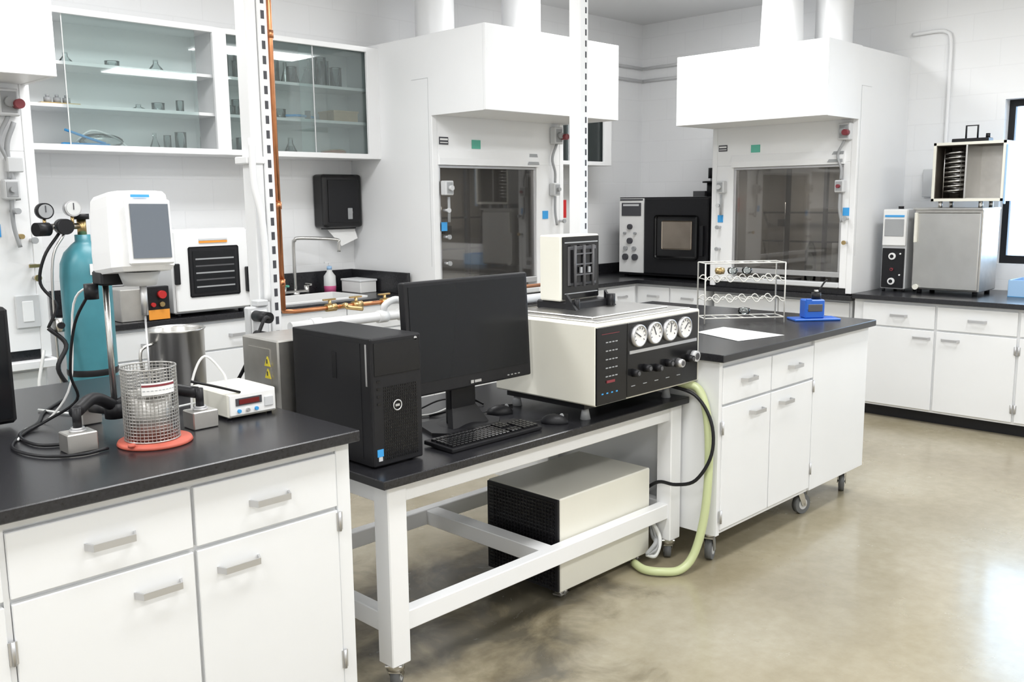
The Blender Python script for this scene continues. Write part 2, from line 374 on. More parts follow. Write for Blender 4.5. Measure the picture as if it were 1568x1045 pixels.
# ---------------------------------------------------------------- keyboard
b=B("computer_keyboard")
K=rotx(2,(2.31,2.37,TT))
x0,x1,y0,y1=2.09,2.555,2.362,2.518
b.box(x0,x1,y0,y1,TT+.001,TT+.018,BP,.004,K,2)
def keys(xa,xb,rows,n,yb=y0+.012):
    for r in range(rows):
        wk=(xb-xa)/n
        for c in range(n):
            yy=yb+r*.0195+(.006 if r==5 else 0)
            b.box(xa+c*wk+.0012,xa+(c+1)*wk-.0012,yy,yy+.0165,TT+.017,TT+.0255,BG,.002,K)
keys(x0+.012,x0+.300,6,15); keys(x0+.310,x0+.365,3,3,y0+.075); keys(x0+.310,x0+.365,2,3); keys(x0+.375,x1-.010,5,4)
b.done()
def mouse(x,y,a):
    b=B("computer_mouse"); T=rotz(a,(x,y,0))
    b.ball((x,y,TT+.004),1,BP,(.033,.056,.034),T,24)
    for v in b.bm.verts:
        if v.co.z<TT: v.co.z=TT
    b.box(x-.001,x+.001,y-.054,y-.005,TT+.02,TT+.0385,BG,0,T)
    b.cyl((x-.004,y-.028,TT+.031),(x+.004,y-.028,TT+.031),.009,GR,M=T,seg=14)
    b.tube([(x,y+.05,TT+.01),(x-.02,y+.11,TT+.005),(x+.01,y+.16,TT+.005)],.002,BP,M=T,seg=6)
    b.done()
mouse(2.67,2.40,35); mouse(2.64,2.68,50)
b=B("monitor_cables")
b.tube([(2.12,2.62,TT+.005),(2.18,2.78,TT+.005),(2.18,2.85,TT+.005),(2.30,2.90,TT+.006),(2.42,2.86,TT+.006),(2.55,2.90,TT+.006)],.005,PA)
b.tube([(2.40,2.85,TT+.006),(2.5,2.82,TT+.02),(2.6,2.84,TT+.05),(2.68,2.86,TT+.02),(2.70,2.84,TT+.006)],.005,BP)
b.tube([(2.40,2.95,TT+.006),(2.5,2.92,TT+.04),(2.6,2.94,TT+.03),(2.70,2.90,TT+.006)],.004,BP)
b.done()
# ---------------------------------------------------------------- thermal analyzer
b=B("thermal_analyzer")
x0,x1,y0,y1,z0,z1=2.735,3.455,2.245,2.80,.842,1.165
b.box(x0,x1,y0,y1,z0,z1,CR,.006)
b.box(x0+.003,x0+.19,y0-.006,y0+.004,z0+.004,z1-.01,BG,.002)
b.box(x0+.195,x1-.02,y0-.006,y0+.004,z0+.008,z1-.010,BG,.002)
b.box(x0+.205,x1-.035,y0-.010,y0-.004,z0+.185,z0+.198,AL)
for k in range(4):
    cx=x0+.262+k*.108; cz=z1-.068
    b.lathe((cx,y0-.006,cz),[(.046,0),(.046,.014),(.040,.016),(.038,.010)],AL,axis='-y',seg=28)
    b.cyl((cx,y0-.016,cz),(cx,y0-.005,cz),.039,PA,seg=28)
    for a in range(-4,5):
        t=math.radians(90+a*30); b.box(-.0012,.0012,-.001,.001,.028,.036,LB,0,Matrix.Translation((cx,y0-.017,cz))@Matrix.Rotation(t-math.pi/2,4,'Y'))
    b.box(-.0016,.0016,-.001,.001,-.008,.030,LB,0,Matrix.Translation((cx,y0-.018,cz))@Matrix.Rotation(math.radians(-60+35*k),4,'Y'))
for k in range(6):
    cx=x0+.235+k*.078; cz=z0+.115+(.0 if k%2 else -.01); r=.021 if k in(4,) else .017
    b.cyl((cx,y0-.035,cz),(cx,y0-.006,cz),r*.8,AL if k==4 else BP,r1=r,seg=18); b.cyl((cx,y0-.037,cz),(cx,y0-.034,cz),r*.5,DG,seg=14)
b.cyl((x1-.055,y0-.028,z0+.12),(x1-.055,y0-.006,z0+.12),.024,LG,seg=20); b.cyl((x1-.055,y0-.030,z0+.12),(x1-.055,y0-.028,z0+.12),.015,DG,seg=20)
for k in range(5):
    for q in range(4): b.box(x0+.055+q*.02,x0+.068+q*.02,y0-.008,y0-.005,z1-.075-k*.034,z1-.071-k*.034,GR)
b.box(x0+.03,x0+.14,y0-.0075,y0-.005,z1-.04,z1-.038,RDD)
b.box(x0+.06,x0+.11,y0-.010,y0-.005,z0+.088,z0+.098,RDD)
for k in range(4): b.box(x0+.03+k*.03,x0+.040+k*.03,y0-.008,y0-.005,z0+.045,z0+.050,BLs)
for k in range(5): b.box(x0+.22+k*.08,x0+.245+k*.08,y0-.008,y0-.005,z0+.05,z0+.053,GR)
# feet and plinth
b.box(x0+.04,x1-.05,y0+.09,y1-.03,TT+.045,z0,BP)
for x in (x0+.07,x1-.09):
    for yy in (y0+.11,y1-.06): b.cyl((x,yy,TT),(x,yy,TT+.05),.022,GR,r1=.012,seg=18)
# steel tray and furnace head
b.box(x0+.05,x1-.03,y0+.03,y1-.02,z1,z1+.006,SS,.002)
b.box(x0+.10,x1-.10,y0+.10,y1-.06,z1+.006,z1+.014,SS,.003)
q=.035
b.box(2.94+q,3.215+q,2.57,2.78,z1+.006,z1+.045,BP,.006)
b.cyl((3.19+q,2.56,z1+.006),(3.19+q,2.56,z1+.065),.02,BP)
b.cyl((2.96+q,2.56,z1+.006),(2.96+q,2.56,z1+.06),.012,BP)
for sgn,x in ((-1,2.93+q),(1,3.19+q)):
    b.prism([(x,2.60,z1+.014),(x+.0,2.54,z1+.014),(x,2.60,z1+.08)],(.014,0,0),BP)
hz=z1+.045
b.box(2.93+q,3.19+q,2.63,2.75,hz,hz+.285,CR,.006)
b.box(2.94+q,3.182+q,2.623,2.632,hz+.008,hz+.277,BG,.002)
b.box(2.97+q,3.16+q,2.619,2.626,hz+.065,hz+.235,DG,.002)
b.box(2.985+q,3.145+q,2.612,2.622,hz+.078,hz+.222,BG)
for x in (3.0,3.06,3.12): b.cyl((x+q,2.606,hz+.06),(x+q,2.606,hz+.24),.007,DG,seg=12)
for zz in (.11,.155,.20): b.box(3.0+q,3.12+q,2.602,2.61,hz+zz,hz+zz+.006,DG)
b.box(3.03+q,3.04+q,2.598,2.606,hz+.12,hz+.145,GR); b.box(3.085+q,3.095+q,2.598,2.606,hz+.12,hz+.145,GR)
b.box(2.95+q,3.17+q,2.620,2.626,hz+.25,hz+.255,GR); b.box(2.95+q,3.17+q,2.620,2.626,hz+.03,hz+.034,GR)
b.done()
# hoses
b=B("drain_hose")
b.tube([(3.39,2.34,.825),(3.425,2.24,.82),(3.42,2.185,.74),(3.415,2.16,.6),(3.40,2.15,.40),(3.375,2.155,.22),(3.335,2.175,.08),(3.27,2.20,.024),(3.20,2.25,.022),(3.17,2.32,.022),(3.20,2.40,.021)],.019,HS,seg=12)
b.done()
b=B("power_cable")
b.tube([(3.36,2.36,.825),(3.39,2.22,.79),(3.40,2.14,.68),(3.385,2.125,.54),(3.35,2.18,.42),(3.33,2.27,.385),(3.325,2.36,.38),(3.33,2.45,.32),(3.33,2.55,.25)],.008,BP,seg=8)
b.done()
b=B("coolant_tubing")
for k in range(3):
    b.tube([(3.32,2.60+.05*k,.40),(3.335,2.46+.03*k,.36-.03*k),(3.33,2.42,.22),(3.325,2.35+.02*k,.12),(3.28,2.34,.05+.03*k),(3.24,2.36,.06)],.010,GR if k else TB,seg=8)
b.tube([(2.95,2.9,.62),(3.05,2.8,.52),(3.15,2.75,.60),(3.22,2.8,.48),(3.3,2.85,.5)],.009,BP)
b.done()

# ---------------------------------------------------------------- items on near bench
b=B("rotational_viscometer")
prof=[(1.065,2.79),(1.055,2.75),(1.058,2.60),(1.075,2.56),(1.12,2.545),(1.19,2.545),(1.222,2.56),(1.228,2.60),(1.228,2.75),(1.22,2.79)]
H=Matrix.Translation((1.143,2.66,1.58))@Matrix.Rotation(math.radians(1.5),4,'Y')@Matrix.Rotation(math.radians(-6),4,'X')@Matrix.Rotation(math.radians(-5),4,'Z')@Matrix.Translation((-1.145,-2.66,-1.58))
zs=[(1.452,.90),(1.465,.99),(1.51,1.0),(1.635,.95),(1.665,.92),(1.676,.84)]
rings=[]
mx,my=1.145,2.67
for zz,s_ in zs: rings.append([b.bm.verts.new((mx+(x-mx)*s_,my+(yv-my)*s_,zz)) for x,yv in prof])
fs=[]
for a,c in zip(rings,rings[1:]):
    for k in range(len(prof)): fs.append(b.bm.faces.new((a[k],a[(k+1)%len(prof)],c[(k+1)%len(prof)],c[k])))
fs+=[b.bm.faces.new(rings[0][::-1]),b.bm.faces.new(rings[-1])]
b._fin([v for r in rings for v in r],fs,WH,False,H)
b.box(1.09,1.213,2.534,2.55,1.468,1.648,WP,.004,H)
b.box(1.10,1.205,2.530,2.536,1.485,1.635,GS,0,H)
b.box(1.11,1.16,2.542,2.547,1.655,1.662,BLs,0,H)
b.cyl((1.15,2.65,1.415),(1.15,2.65,1.455),.045,LG,r1=.058)
b.cyl((1.145,2.62,1.33),(1.145,2.62,1.42),.010,AL,seg=12)
b.cyl((1.115,2.55,1.12),(1.145,2.62,1.34),.003,AL,seg=8)
b.box(1.06,1.15,2.70,2.77,1.415,1.458,BP,.006)
b.cyl((1.09,2.75,TZ+.05),(1.09,2.75,1.43),.009,SS,seg=16)
b.cyl((1.05,2.755,1.375),(1.05,2.755,1.42),.02,BP)
b.cyl((1.09,2.75,TZ+.04),(1.09,2.75,TZ+.085),.03,BP)
for ex,ey in ((.925,2.60),(1.285,2.60)):
    b.tube([(1.09,2.75,TZ+.075),((1.09+ex)/2,2.69,TZ+.12),(ex,ey+.01,TZ+.105)],.018,BP,seg=12)
    b.cyl((ex,ey,TZ+.062),(ex,ey,TZ+.12),.012,BP,seg=14); b.cyl((ex,ey,TZ+.06),(ex,ey,TZ+.066),.018,AL,seg=16)
    b.box(ex-.040,ex+.040,ey-.035,ey+.035,TZ,TZ+.055,SB,.003)
    b.cyl((ex,ey,TZ+.055),(ex,ey,TZ+.06),.022,AL)
b.tube([(1.09,2.76,TZ+.06),(1.07,2.9,TZ+.05)],.015,BP,smooth=False)
b.box(1.04,1.10,2.88,2.94,TZ,TZ+.06,SB,.003)
b.done()
mc=(1.105,2.535)
b=B("red_trivet_disc")
b.lathe((mc[0]+.003,mc[1]-.008,TZ),[(0,0),(.099,0),(.103,.004),(.099,.012),(.0,.012)],RDB,seg=48)
b.cyl((1.02,2.48,TZ+.012),(1.02,2.48,TZ+.02),.01,RDB); b.done()
b=B("wire_mesh_beaker")
R=.074; zb=TZ+.0150; Hh=.205
b.cyl((mc[0],mc[1],zb),(mc[0],mc[1],zb+.13),.058,SB,seg=36)
b.lathe((mc[0],mc[1],zb),[(.056,.13),(.062,.135),(.062,.13)],SS)
N=44
for k in range(N):
    t=2*math.pi*k/N; x=mc[0]+R*math.cos(t); yv=mc[1]+R*math.sin(t)
    b.cyl((x,yv,zb),(x,yv,zb+Hh),.0014,SSM,seg=4,cap=False)
for j in range(23):
    pts=[(mc[0]+R*math.cos(2*math.pi*k/32),mc[1]+R*math.sin(2*math.pi*k/32),zb+j*Hh/22) for k in range(33)]
    b.tube(pts,.0014 if 0<j<22 else .0028,SSM,seg=4,smooth=False)
T=Matrix.Translation((mc[0],mc[1],0))
for k in range(9):
    t=math.radians(235+k*8); 
    b.box(R,R+.002,-.006,.006,zb+.135,zb+.168,PA,0,T@Matrix.Rotation(t,4,'Z'))
    b.box(R+.0015,R+.0026,-.0055,.0055,zb+.158,zb+.164,RDD,0,T@Matrix.Rotation(t,4,'Z'))
    b.box(R+.0015,R+.0026,-.003,.004,zb+.146,zb+.148,GR,0,T@Matrix.Rotation(t,4,'Z'))
b.done()
b=B("digital_temperature_meter")
T=rotz(0)
b.box(1.375,1.545,2.60,2.83,TZ+.008,TZ+.085,CR,.004,T); b.box(1.38,1.54,2.595,2.602,TZ+.014,TZ+.08,PA,.002,T)
b.box(1.40,1.49,2.592,2.597,TZ+.045,TZ+.068,LB,0,T); b.box(1.41,1.48,2.5905,2.593,TZ+.049,TZ+.064,RLED,0,T)
for k in range(3): b.cyl((1.41+.03*k,2.588,TZ+.028),(1.41+.03*k,2.596,TZ+.028),.006,BLs if k!=1 else AL,seg=12,M=T)
b.box(1.50,1.53,2.591,2.597,TZ+.03,TZ+.06,LG,.001)
for x in (1.39,1.53):
    for yy in (2.62,2.81): b.cyl((x,yy,TZ),(x,yy,TZ+.009),.008,BP)
b.tube([(1.44,2.72,TZ+.085),(1.43,2.72,TZ+.13),(1.38,2.74,TZ+.19),(1.34,2.75,TZ+.12),(1.33,2.75,TZ+.01)],.004,PA)
b.tube([(1.42,2.60,TZ+.086),(1.33,2.60,TZ+.12),(1.27,2.62,TZ+.14)],.004,BP)
b.done()
b=B("stainless_steel_beaker")
c=(1.515,3.22,TZ)
b.lathe(c,[(0,.002),(.09,.002),(.098,.01),(.10,.215),(.106,.222),(.102,.224),(.096,.215),(.094,.02),(0,.012)],SS,seg=48)
b.tube([(c[0]-.10,c[1]-.03,TZ+.18),(c[0]-.15,c[1]-.04,TZ+.16),(c[0]-.145,c[1]-.04,TZ+.08),(c[0]-.10,c[1]-.03,TZ+.06)],.006,SS)
b.done()
b=B("instrument_display")
b.box(.60,.905,3.03,3.09,TZ+.012,TZ+.37,BP,.01); b.box(.615,.89,3.024,3.031,TZ+.03,TZ+.35,SC); b.box(.70,.82,2.98,3.16,TZ,TZ+.014,BP)
b.done()
b=B("instrument_cables")
b.tube([(1.05,2.76,1.40),(1.02,2.82,1.30),(1.01,2.86,1.15),(1.03,2.88,1.06),(.96,2.95,TZ+.02),(.88,2.9,TZ+.006),(.80,2.75,TZ+.006),(.82,2.60,TZ+.006),(.90,2.53,TZ+.006),(.98,2.54,TZ+.006)],.0045,BP)
b.tube([(1.07,2.78,1.42),(1.05,2.9,1.35),(1.04,2.95,1.1),(.98,3.0,TZ+.01),(.90,2.95,TZ+.005),(.84,2.83,TZ+.005)],.0035,PA)
b.tube([(1.13,3.3,TZ+.005),(1.02,3.15,TZ+.005),(.95,3.0,TZ+.006),(.86,2.88,TZ+.006),(.86,2.72,TZ+.006),(.95,2.66,TZ+.006)],.005,BP)
b.tube([(1.02,3.2,TZ+.006),(1.08,3.05,TZ+.006),(1.2,2.98,TZ+.006),(1.3,2.88,TZ+.01),(1.37,2.80,TZ+.03)],.004,TB)
b.done()
b=B("steel_service_pedestal")
b.box(1.74,1.98,2.90,3.15,TT,1.155,SB,.006)
b.box(1.736,1.741,2.95,3.10,.80,1.12,SB)
for zz in (1.075,1.03):
    b.prism([(1.733,2.985,zz-.018),(1.733,2.945,zz-.018),(1.733,2.965,zz+.018)],(.003,0,0),YL); b.box(1.7315,1.734,2.962,2.968,zz-.008,zz+.008,LB)
b.box(1.728,1.739,2.94,2.985,.90,.985,BP,.003); b.cyl((1.716,2.962,.96),(1.729,2.962,.96),.012,BP)
b.done()

# ---------------------------------------------------------------- posts, pipes
def slots(b,xc,y,z0,z1,w=.0075,h=.032,step=.058):
    z=z0
    while z<z1:
        b.box(xc-w,xc+w,y-.0014,y,z,z+h,LB,0); z+=step
b=B("strut_post")
b.box(1.945,1.994,3.36,3.44,0,CZ,WH,.004); b.box(1.999,2.043,3.36,3.42,0,CZ,WH,.003); slots(b,2.022,3.36,.8,CZ-.05)
b.box(1.99,2.001,3.375,3.40,0,CZ,WH)
b.box(1.915,1.998,3.35,3.445,1.80,1.83,WH,.004); b.box(1.88,2.10,3.33,3.46,0,.01,WH)
b.tube([(1.935,3.34,1.9),(1.935,3.34,1.72),(1.955,3.33,1.60),(1.965,3.33,1.45),(1.965,3.33,1.25)],.014,WH)
b.done()
b=B("strut_post")
b.box(3.955,4.025,3.36,3.44,TZ,CZ,WH,.004); slots(b,4.003,3.36,TZ+.1,CZ-.05,.006)
b.box(3.90,4.09,3.32,3.48,TZ,TZ+.008,WH); b.done()
b=B("copper_water_pipe")
cx=2.066
b.cyl((cx,3.385,1.20),(cx,3.385,CZ),.0125,CP,seg=16)
for z in (1.3,1.62,2.3): b.cyl((cx,3.385,z),(cx,3.385,z+.03),.016,CP,seg=16)
b.tube([(cx,3.385,1.22),(cx+.002,3.385,1.195),(2.12,3.385,1.19),(3.9,3.385,1.19)],.010,CP,smooth=False)
for x in (2.28,2.42,2.58):
    b.cyl((x,3.385,1.19),(x+.05,3.385,1.19),.017,BR,seg=12); b.cyl((x+.02,3.385,1.19),(x+.02,3.385,1.225),.007,BR,seg=10)
    b.box(x-.015,x+.05,3.378,3.392,1.222,1.229,BR,.002)
b.tube([(2.36,3.385,1.19),(2.36,3.35,1.20),(2.36,3.34,1.19),(2.44,3.34,1.175)],.010,BR)
b.done()
b=B("pvc_drain_pipe")
b.cyl((2.05,3.31,1.135),(3.93,3.31,1.135),.022,WH,seg=18)
for x in (2.15,2.5,2.62,3.0,3.4): b.cyl((x,3.31,1.135),(x+.05,3.31,1.135),.028,WH,seg=18)
b.cyl((2.13,3.31,1.13),(2.13,3.31,0.0),.021,WH,seg=18)
b.tube([(2.54,3.31,1.135),(2.54,3.31,1.18),(2.60,3.31,1.205),(2.66,3.31,1.18),(2.66,3.31,1.15)],.016,LG)
b.box(2.62,2.70,3.27,3.30,1.15,1.20,GR,.006)
b.done()
b=B("electrical_outlet_box")
b.box(1.865,1.955,3.31,3.35,1.06,1.235,LG,.006); b.box(1.875,1.945,3.303,3.312,1.075,1.22,WH,.003)
b.cyl((1.89,3.30,1.20),(1.89,3.20,1.20),.022,BP); b.cyl((1.89,3.30,1.12),(1.89,3.22,1.12),.022,BP)
b.box(1.90,1.95,3.30,3.35,1.235,1.26,LG,.004)
b.tube([(1.89,3.20,1.20),(1.85,3.17,1.20),(1.80,3.17,1.1),(1.76,3.2,1.0),(1.72,3.25,.9)],.007,BP)
b.tube([(1.89,3.22,1.12),(1.84,3.17,1.13),(1.78,3.18,1.0),(1.80,3.2,.85)],.007,BP)
b.done()

# ---------------------------------------------------------------- fume hoods
def gasbox(b,x,z,y=0.,s=1.,knob=None,kr=.02):
    b.box(x-.04*s,x+.04*s,y-.055,y,z-.055*s,z+.055*s,LG,.006)
    b.cyl((x,y-.082,z),(x,y-.055,z),kr*s,knob or GR,seg=16); b.box(x-.03*s,x+.03*s,y-.058,y-.054,z-.042*s,z+.042*s,GR,.002)
def hood(M,W,D,left_w,right_w,cp=.52,cr=0.,white_ledge=False,deco=None):
    b=B("fume_hood",M); zb=.95; zt=2.73; cz=2.205
    b.box(0,.045,0,D,zb-.04,zt-.002,WH,.003); b.box(W-.045,W,0,D,zb-.04,zt-.002,WH,.003)
    b.box(.044,W-.044,.03,D,zt-.02,zt-.003,WH); b.box(.045,W-.045,D-.03,D,zb,zt-.03,IN)
    b.box(.045,.050,.10,D-.03,zb,1.95,IN); b.box(W-.050,W-.045,.10,D-.03,zb,1.95,IN)
    b.box(.045,W-.045,.10,D-.03,1.95,1.96,IN)
    b.box(.045,W-.045,.02,D-.03,zb-.05,zb,BK)                      # work surface
    b.box(-.02,W+.02,-.04,D,zb-.09,zb-.05,WH if white_ledge else BK,.003)
    b.box(.046,left_w,.002,.10,zb,1.9,WH,.002); b.box(W-right_w,W-.046,.002,.10,zb,1.9,WH,.002)
    b.box(.046,W-.046,.002,.08,1.90,zt-.03,WH,.002)
    b.prism([(left_w-.01,-.02,1.885),(left_w-.01,-.02,1.93),(left_w-.01,.0,1.985),(left_w-.01,.07,1.985),(left_w-.01,.07,1.885)],(W-left_w-right_w+.02,0,0),WH)
    # access panel seam on the sides
    for xs_ in (-.003,W+.001):
        b.box(xs_,xs_+.002,.03,.032,1.2,2.45,LG); b.box(xs_,xs_+.002,.03,.20,2.45,2.452,LG)
    # canopy
    b.box(.016,W-cr-.016,-cp+.02,-.002,cz+.004,cz+.03,WH)
    b.box(-.005,W-cr+.005,-cp-.005,-cp+.018,cz,zt,WH,.003)
    b.box(-.0045,.015,-cp+.018,-.0005,cz,zt-.001,WH,.0); b.box(W-cr-.015,W-cr+.0045,-cp+.018,-.0005,cz,zt-.001,WH,.0)
    b.box(.015,W-cr-.015,-cp+.018,.03,zt-.022,zt-.002,WH)
    # sash
    a,c=left_w,W-right_w
    b.box(a,a+.02,.012,.05,zb+.12,1.865,AL,.002); b.box(c-.02,c,.012,.05,zb+.12,1.865,AL,.002)
    b.box(a,c,.012,.05,1.865,1.884,AL,.002); b.box(a,c,.005,.06,zb+.08,zb+.12,AL,.004)
    b.box(a,c,-.02,.06,zb,zb+.04,LG,.006)
    b.box(a+.02,c-.02,.028,.034,zb+.12,1.865,SAG)
    b.box((a+c)/2-.02,(a+c)/2+.02,.05,.058,zb+.1,1.87,DG)
    # interior apparatus
    b.box(W*.22,W*.24,D-.14,D-.10,zb,1.9,DG); b.box(W*.5,W*.52,D-.14,D-.10,zb,1.9,DG); b.box(W*.78,W*.80,D-.14,D-.10,zb,1.9,DG)
    b.box(.05,W-.05,D-.13,D-.11,1.50,1.515,DG); b.box(.05,W-.05,D-.13,D-.11,1.25,1.265,DG)
    b.cyl((W*.35,D*.5,zb),(W*.35,D*.5,1.6),.008,SS); b.box(W*.28,W*.45,D*.45,D*.6,zb,zb+.015,DG); b.box(W*.33,W*.38,D*.42,D*.52,1.4,1.46,DG)
    b.cyl((W*.62,D*.3,zb+.0),(W*.62,D*.3,zb+.25),.045,CLG,seg=20); b.cyl((W*.62,D*.3,zb+.25),(W*.62,D*.3,zb+.34),.045,CLG,r1=.015,seg=20); b.cyl((W*.72,D*.5,zb),(W*.72,D*.5,zb+.32),.03,LG)
    b.box(.25*W,.35*W,.3*D,.45*D,zb,zb+.12,LG,.01)
    # stickers / labels
    b.box(.06,.14,-.003,.001,2.02,2.07,LB); b.box(.066,.134,-.005,-.002,2.048,2.06,PA); b.box(.066,.134,-.005,-.002,2.03,2.036,PA)
    b.box(.36,.44,-.004,.001,2.0,2.06,GN)
    b.prism([(W-right_w-.12,-.022,1.90),(W-right_w-.0,-.022,1.90),(W-right_w+.0,.0,1.98),(W-right_w-.08,.0,1.98)],(0,-.004,0),GR)
    # services
    xr=W-.11 if right_w>.2 else W-.085
    gasbox(b,xr,2.12,0,1.15,GR); b.cyl((xr+.03,-.11,2.11),(xr+.03,-.06,2.11),.022,RDD)
    gasbox(b,xr-.02,1.72,0,.85,RDD if right_w<.2 else GR,.016); gasbox(b,.11 if left_w>.1 else .10,1.73,0,.9,LG)
    b.tube([(xr-.0,-.03,2.06),(xr-.05,-.03,1.95),(xr-.02,-.03,1.85),(xr-.02,-.03,1.77)],.010,GR)
    b.tube([(xr-.02,-.03,1.67),(xr-.02,-.03,1.55),(xr,-.03,1.45)],.010,GR)
    b.tube([(.11,-.03,1.67),(.11,-.03,1.5)],.010,GR,smooth=False)
    for z in (1.58,1.40,1.22): b.cyl((.09,-.045,z),(.09,.003,z),.010,AL,seg=14); b.cyl((.09,-.058,z),(.09,-.045,z),.016,GR if z<1.5 else LG,seg=14)
    for z in (1.48,1.30): b.cyl((W-.05,-.045,z),(W-.05,.003,z),.010,AL,seg=14); b.cyl((W-.05,-.058,z),(W-.05,-.045,z),.016,BR if z<1.4 else GR,seg=14)
    b.box(W-.09 if right_w<.2 else W-.24,W-.04 if right_w<.2 else W-.18,-.003,.001,1.50,1.56,BLs); b.box(.065,.115,-.003,.001,1.44,1.50,BLs)
    if white_ledge:
        b.box(W-.15,W-.04,-.012,.001,1.06,1.22,LG,.004); b.box(W-.12,W-.07,-.015,-.01,1.09,1.19,WH,.002); b.cyl((W-.10,-.04,1.50),(W-.10,0,1.50),.012,BR)
        b.tube([(W-.10,-.03,1.67),(W-.13,-.03,1.9),(W-.09,-.03,2.03)],.012,GR); b.box(W-.14,W-.07,-.05,.0,1.80,1.87,LG,.005); b.cyl((W-.12,-.08,1.62),(W-.12,0,1.62),.014,GR); b.cyl((W-.06,-.06,1.36),(W-.06,0,1.36),.010,AL); b.box(W-.09,W-.03,-.07,-.06,1.352,1.368,BR)
    # base cabinet
    b.box(.01,W-.01,.06,D,.10,zb-.09,WP); b.box(.03,W-.03,.12,D,0,.10,BP)
    for k in range(2):
        xa=.02+k*(W-.04)/2; front(b,xa,xa+(W-.04)/2-.004,.12,zb-.11,.06); handle(b,xa+((W-.04)/2-.09 if k==0 else .09),.72,.042,.11)
    # fill light and housing, added to brighten the interior behind the sash
    b.box(W*.3,W*.7,D*.45,D*.6,1.93,1.949,WH)
    ob=b.done()
    l=bpy.data.lights.new("hood_fill_light","AREA"); l.shape='RECTANGLE'; l.size=W*.38; l.size_y=.10; l.energy=3.4; l.color=(1,.96,.9)
    o=bpy.data.objects.new("hood_fill_light",l); S.collection.objects.link(o); o.matrix_world=M@Matrix.Translation((W*.5,D*.52,1.92))
    return ob
hood(Matrix.Translation((4.11,4.78,0)),1.32,.92,.055,.30)
hood(Matrix.Translation((6.76,4.30,0))@Matrix.Rotation(-math.pi/2,4,'Z'),1.24,.90,.20,.10)
hood(Matrix.Translation((.28,4.78,0)),1.33,.92,.055,.30,.40,.02,True)
def duct(x,y,r0,r1=None):
    b=B("exhaust_duct"); b.cyl((x,y,2.73),(x,y,CZ),r0,WH,r1=r1 or r0,seg=40,cap=False); b.cyl((x,y,2.73),(x,y,2.745),r0+.02,WH,seg=40); b.done()
duct(4.52,5.2,.14); duct(5.12,4.92,.145); duct(6.72,3.68,.165,.145); duct(7.05,3.42,.14)

# ---------------------------------------------------------------- wall cabinets
def wall_cab(x0,x1,div,z0=1.94,z1=2.70,yf=5.35):
    b=B("glass_door_upper_cabinet"); t=.02
    b.box(x0,x1,yf,WY-.001,z0,z0+t,WH); b.box(x0,x1,yf,WY-.001,z1-t,z1,WH); b.box(x0,x0+t,yf,WY-.001,z0,z1,WH); b.box(x1-t,x1,yf,WY-.001,z0,z1,WH)
    b.box(x0,x1,WY-.012,WY-.001,z0,z1,WH)
    xs=[x0]+div+[x1]
    b.box(x0,x1,yf-.012,yf+.01,z0-.001,z0+.035,WH,.002); b.box(x0,x1,yf-.012,yf+.01,z1-.035,z1+.001,WH,.002)
    b.box(x1-.10,x1+.001,yf-.013,yf+.01,z0,z1,WH,.002); b.box(x0-.001,x0+.05,yf-.013,yf+.01,z0,z1,WH,.002)
    for d in div: b.box(d-.045,d+.045,yf-.013,yf+.01,z0,z1,WH,.002); b.box(d-.01,d+.01,yf,WY-.001,z0,z1,WH)
    for z in (2.175,2.405): b.box(x0+t,x1-t,yf+.045,WY-.01,z,z+.02,WH,.001)
    for a,c in zip(xs,xs[1:]):
        m=(a+c)/2+.03; L_=c-a
        b.box(a+.28*L_,m+.36*L_,yf+.014,yf+.019,z0+.03,z1-.03,SHG) if c<3 else (b.box(a+.03,m+.05,yf+.014,yf+.019,z0+.03,z1-.03,SHG),b.box(m-.05,c-.05,yf+.026,yf+.031,z0+.03,z1-.03,SHG))
        b.box(m+.043,m+.05,yf+.011,yf+.015,z0+.03,z1-.03,LG) if c>3 else b.box(a+.28*L_,a+.28*L_+.006,yf+.011,yf+.015,z0+.03,z1-.03,TB)
    b.done()
wall_cab(1.64,4.11,[2.91]); wall_cab(5.45,6.72,[])
def glassware(x0,x1,z,n,hh=.12):
    b=B("laboratory_glassware")
    x=x0
    for k in range(n):
        x+= (x1-x0)/n*random.uniform(.7,1.2); 
        if x>x1: break
        y=random.uniform(5.50,5.62); h=hh*random.uniform(.6,1.25); r=random.uniform(.022,.042)
        if random.random()<.5: b.lathe((x,y,z),[(0,.001),(r,.001),(r,h),(r*1.08,h+.003),(r*.92,h),(r*.92,.004)],CLG,seg=16)
        else: b.lathe((x,y,z),[(0,.001),(r*1.2,.001),(r*1.2,.01),(r*.4,h*.7),(r*.4,h),(r*.5,h+.003)],CLG,seg=16)
    b.done()
glassware(2.98,3.98,2.426,19,.16); glassware(3.0,3.5,2.196,8,.08); glassware(3.0,3.6,1.962,7,.09)
glassware(1.9,2.8,2.426,4,.06); glassware(2.45,2.8,1.962,4,.10); glassware(2.3,2.8,2.196,3,.06); glassware(5.6,6.6,2.196,7,.1); glassware(5.6,6.6,1.962,7,.1)
b=B("storage_carton"); b.box(3.78,3.98,5.42,5.60,2.196,2.26,CB,.002); b.box(3.775,3.985,5.415,5.605,2.255,2.268,CB); b.done()
b=B("tubing_coil")
for k in range(4): b.tube([(3.82+.09*math.cos(t*.6),5.5+.06*math.sin(t*.6),1.976+.006*k+.006*math.sin(t)) for t in range(11)],.007,CB if k%2 else RDB)
b.done()
b=B("dropper_bottle"); b.cyl((3.57,5.42,2.196),(3.57,5.42,2.25),.02,BG); b.tube([(3.40,5.42,2.21),(3.5,5.41,2.215),(3.62,5.43,2.21)],.008,BLs); b.done()
b=B("wash_bottle_set")
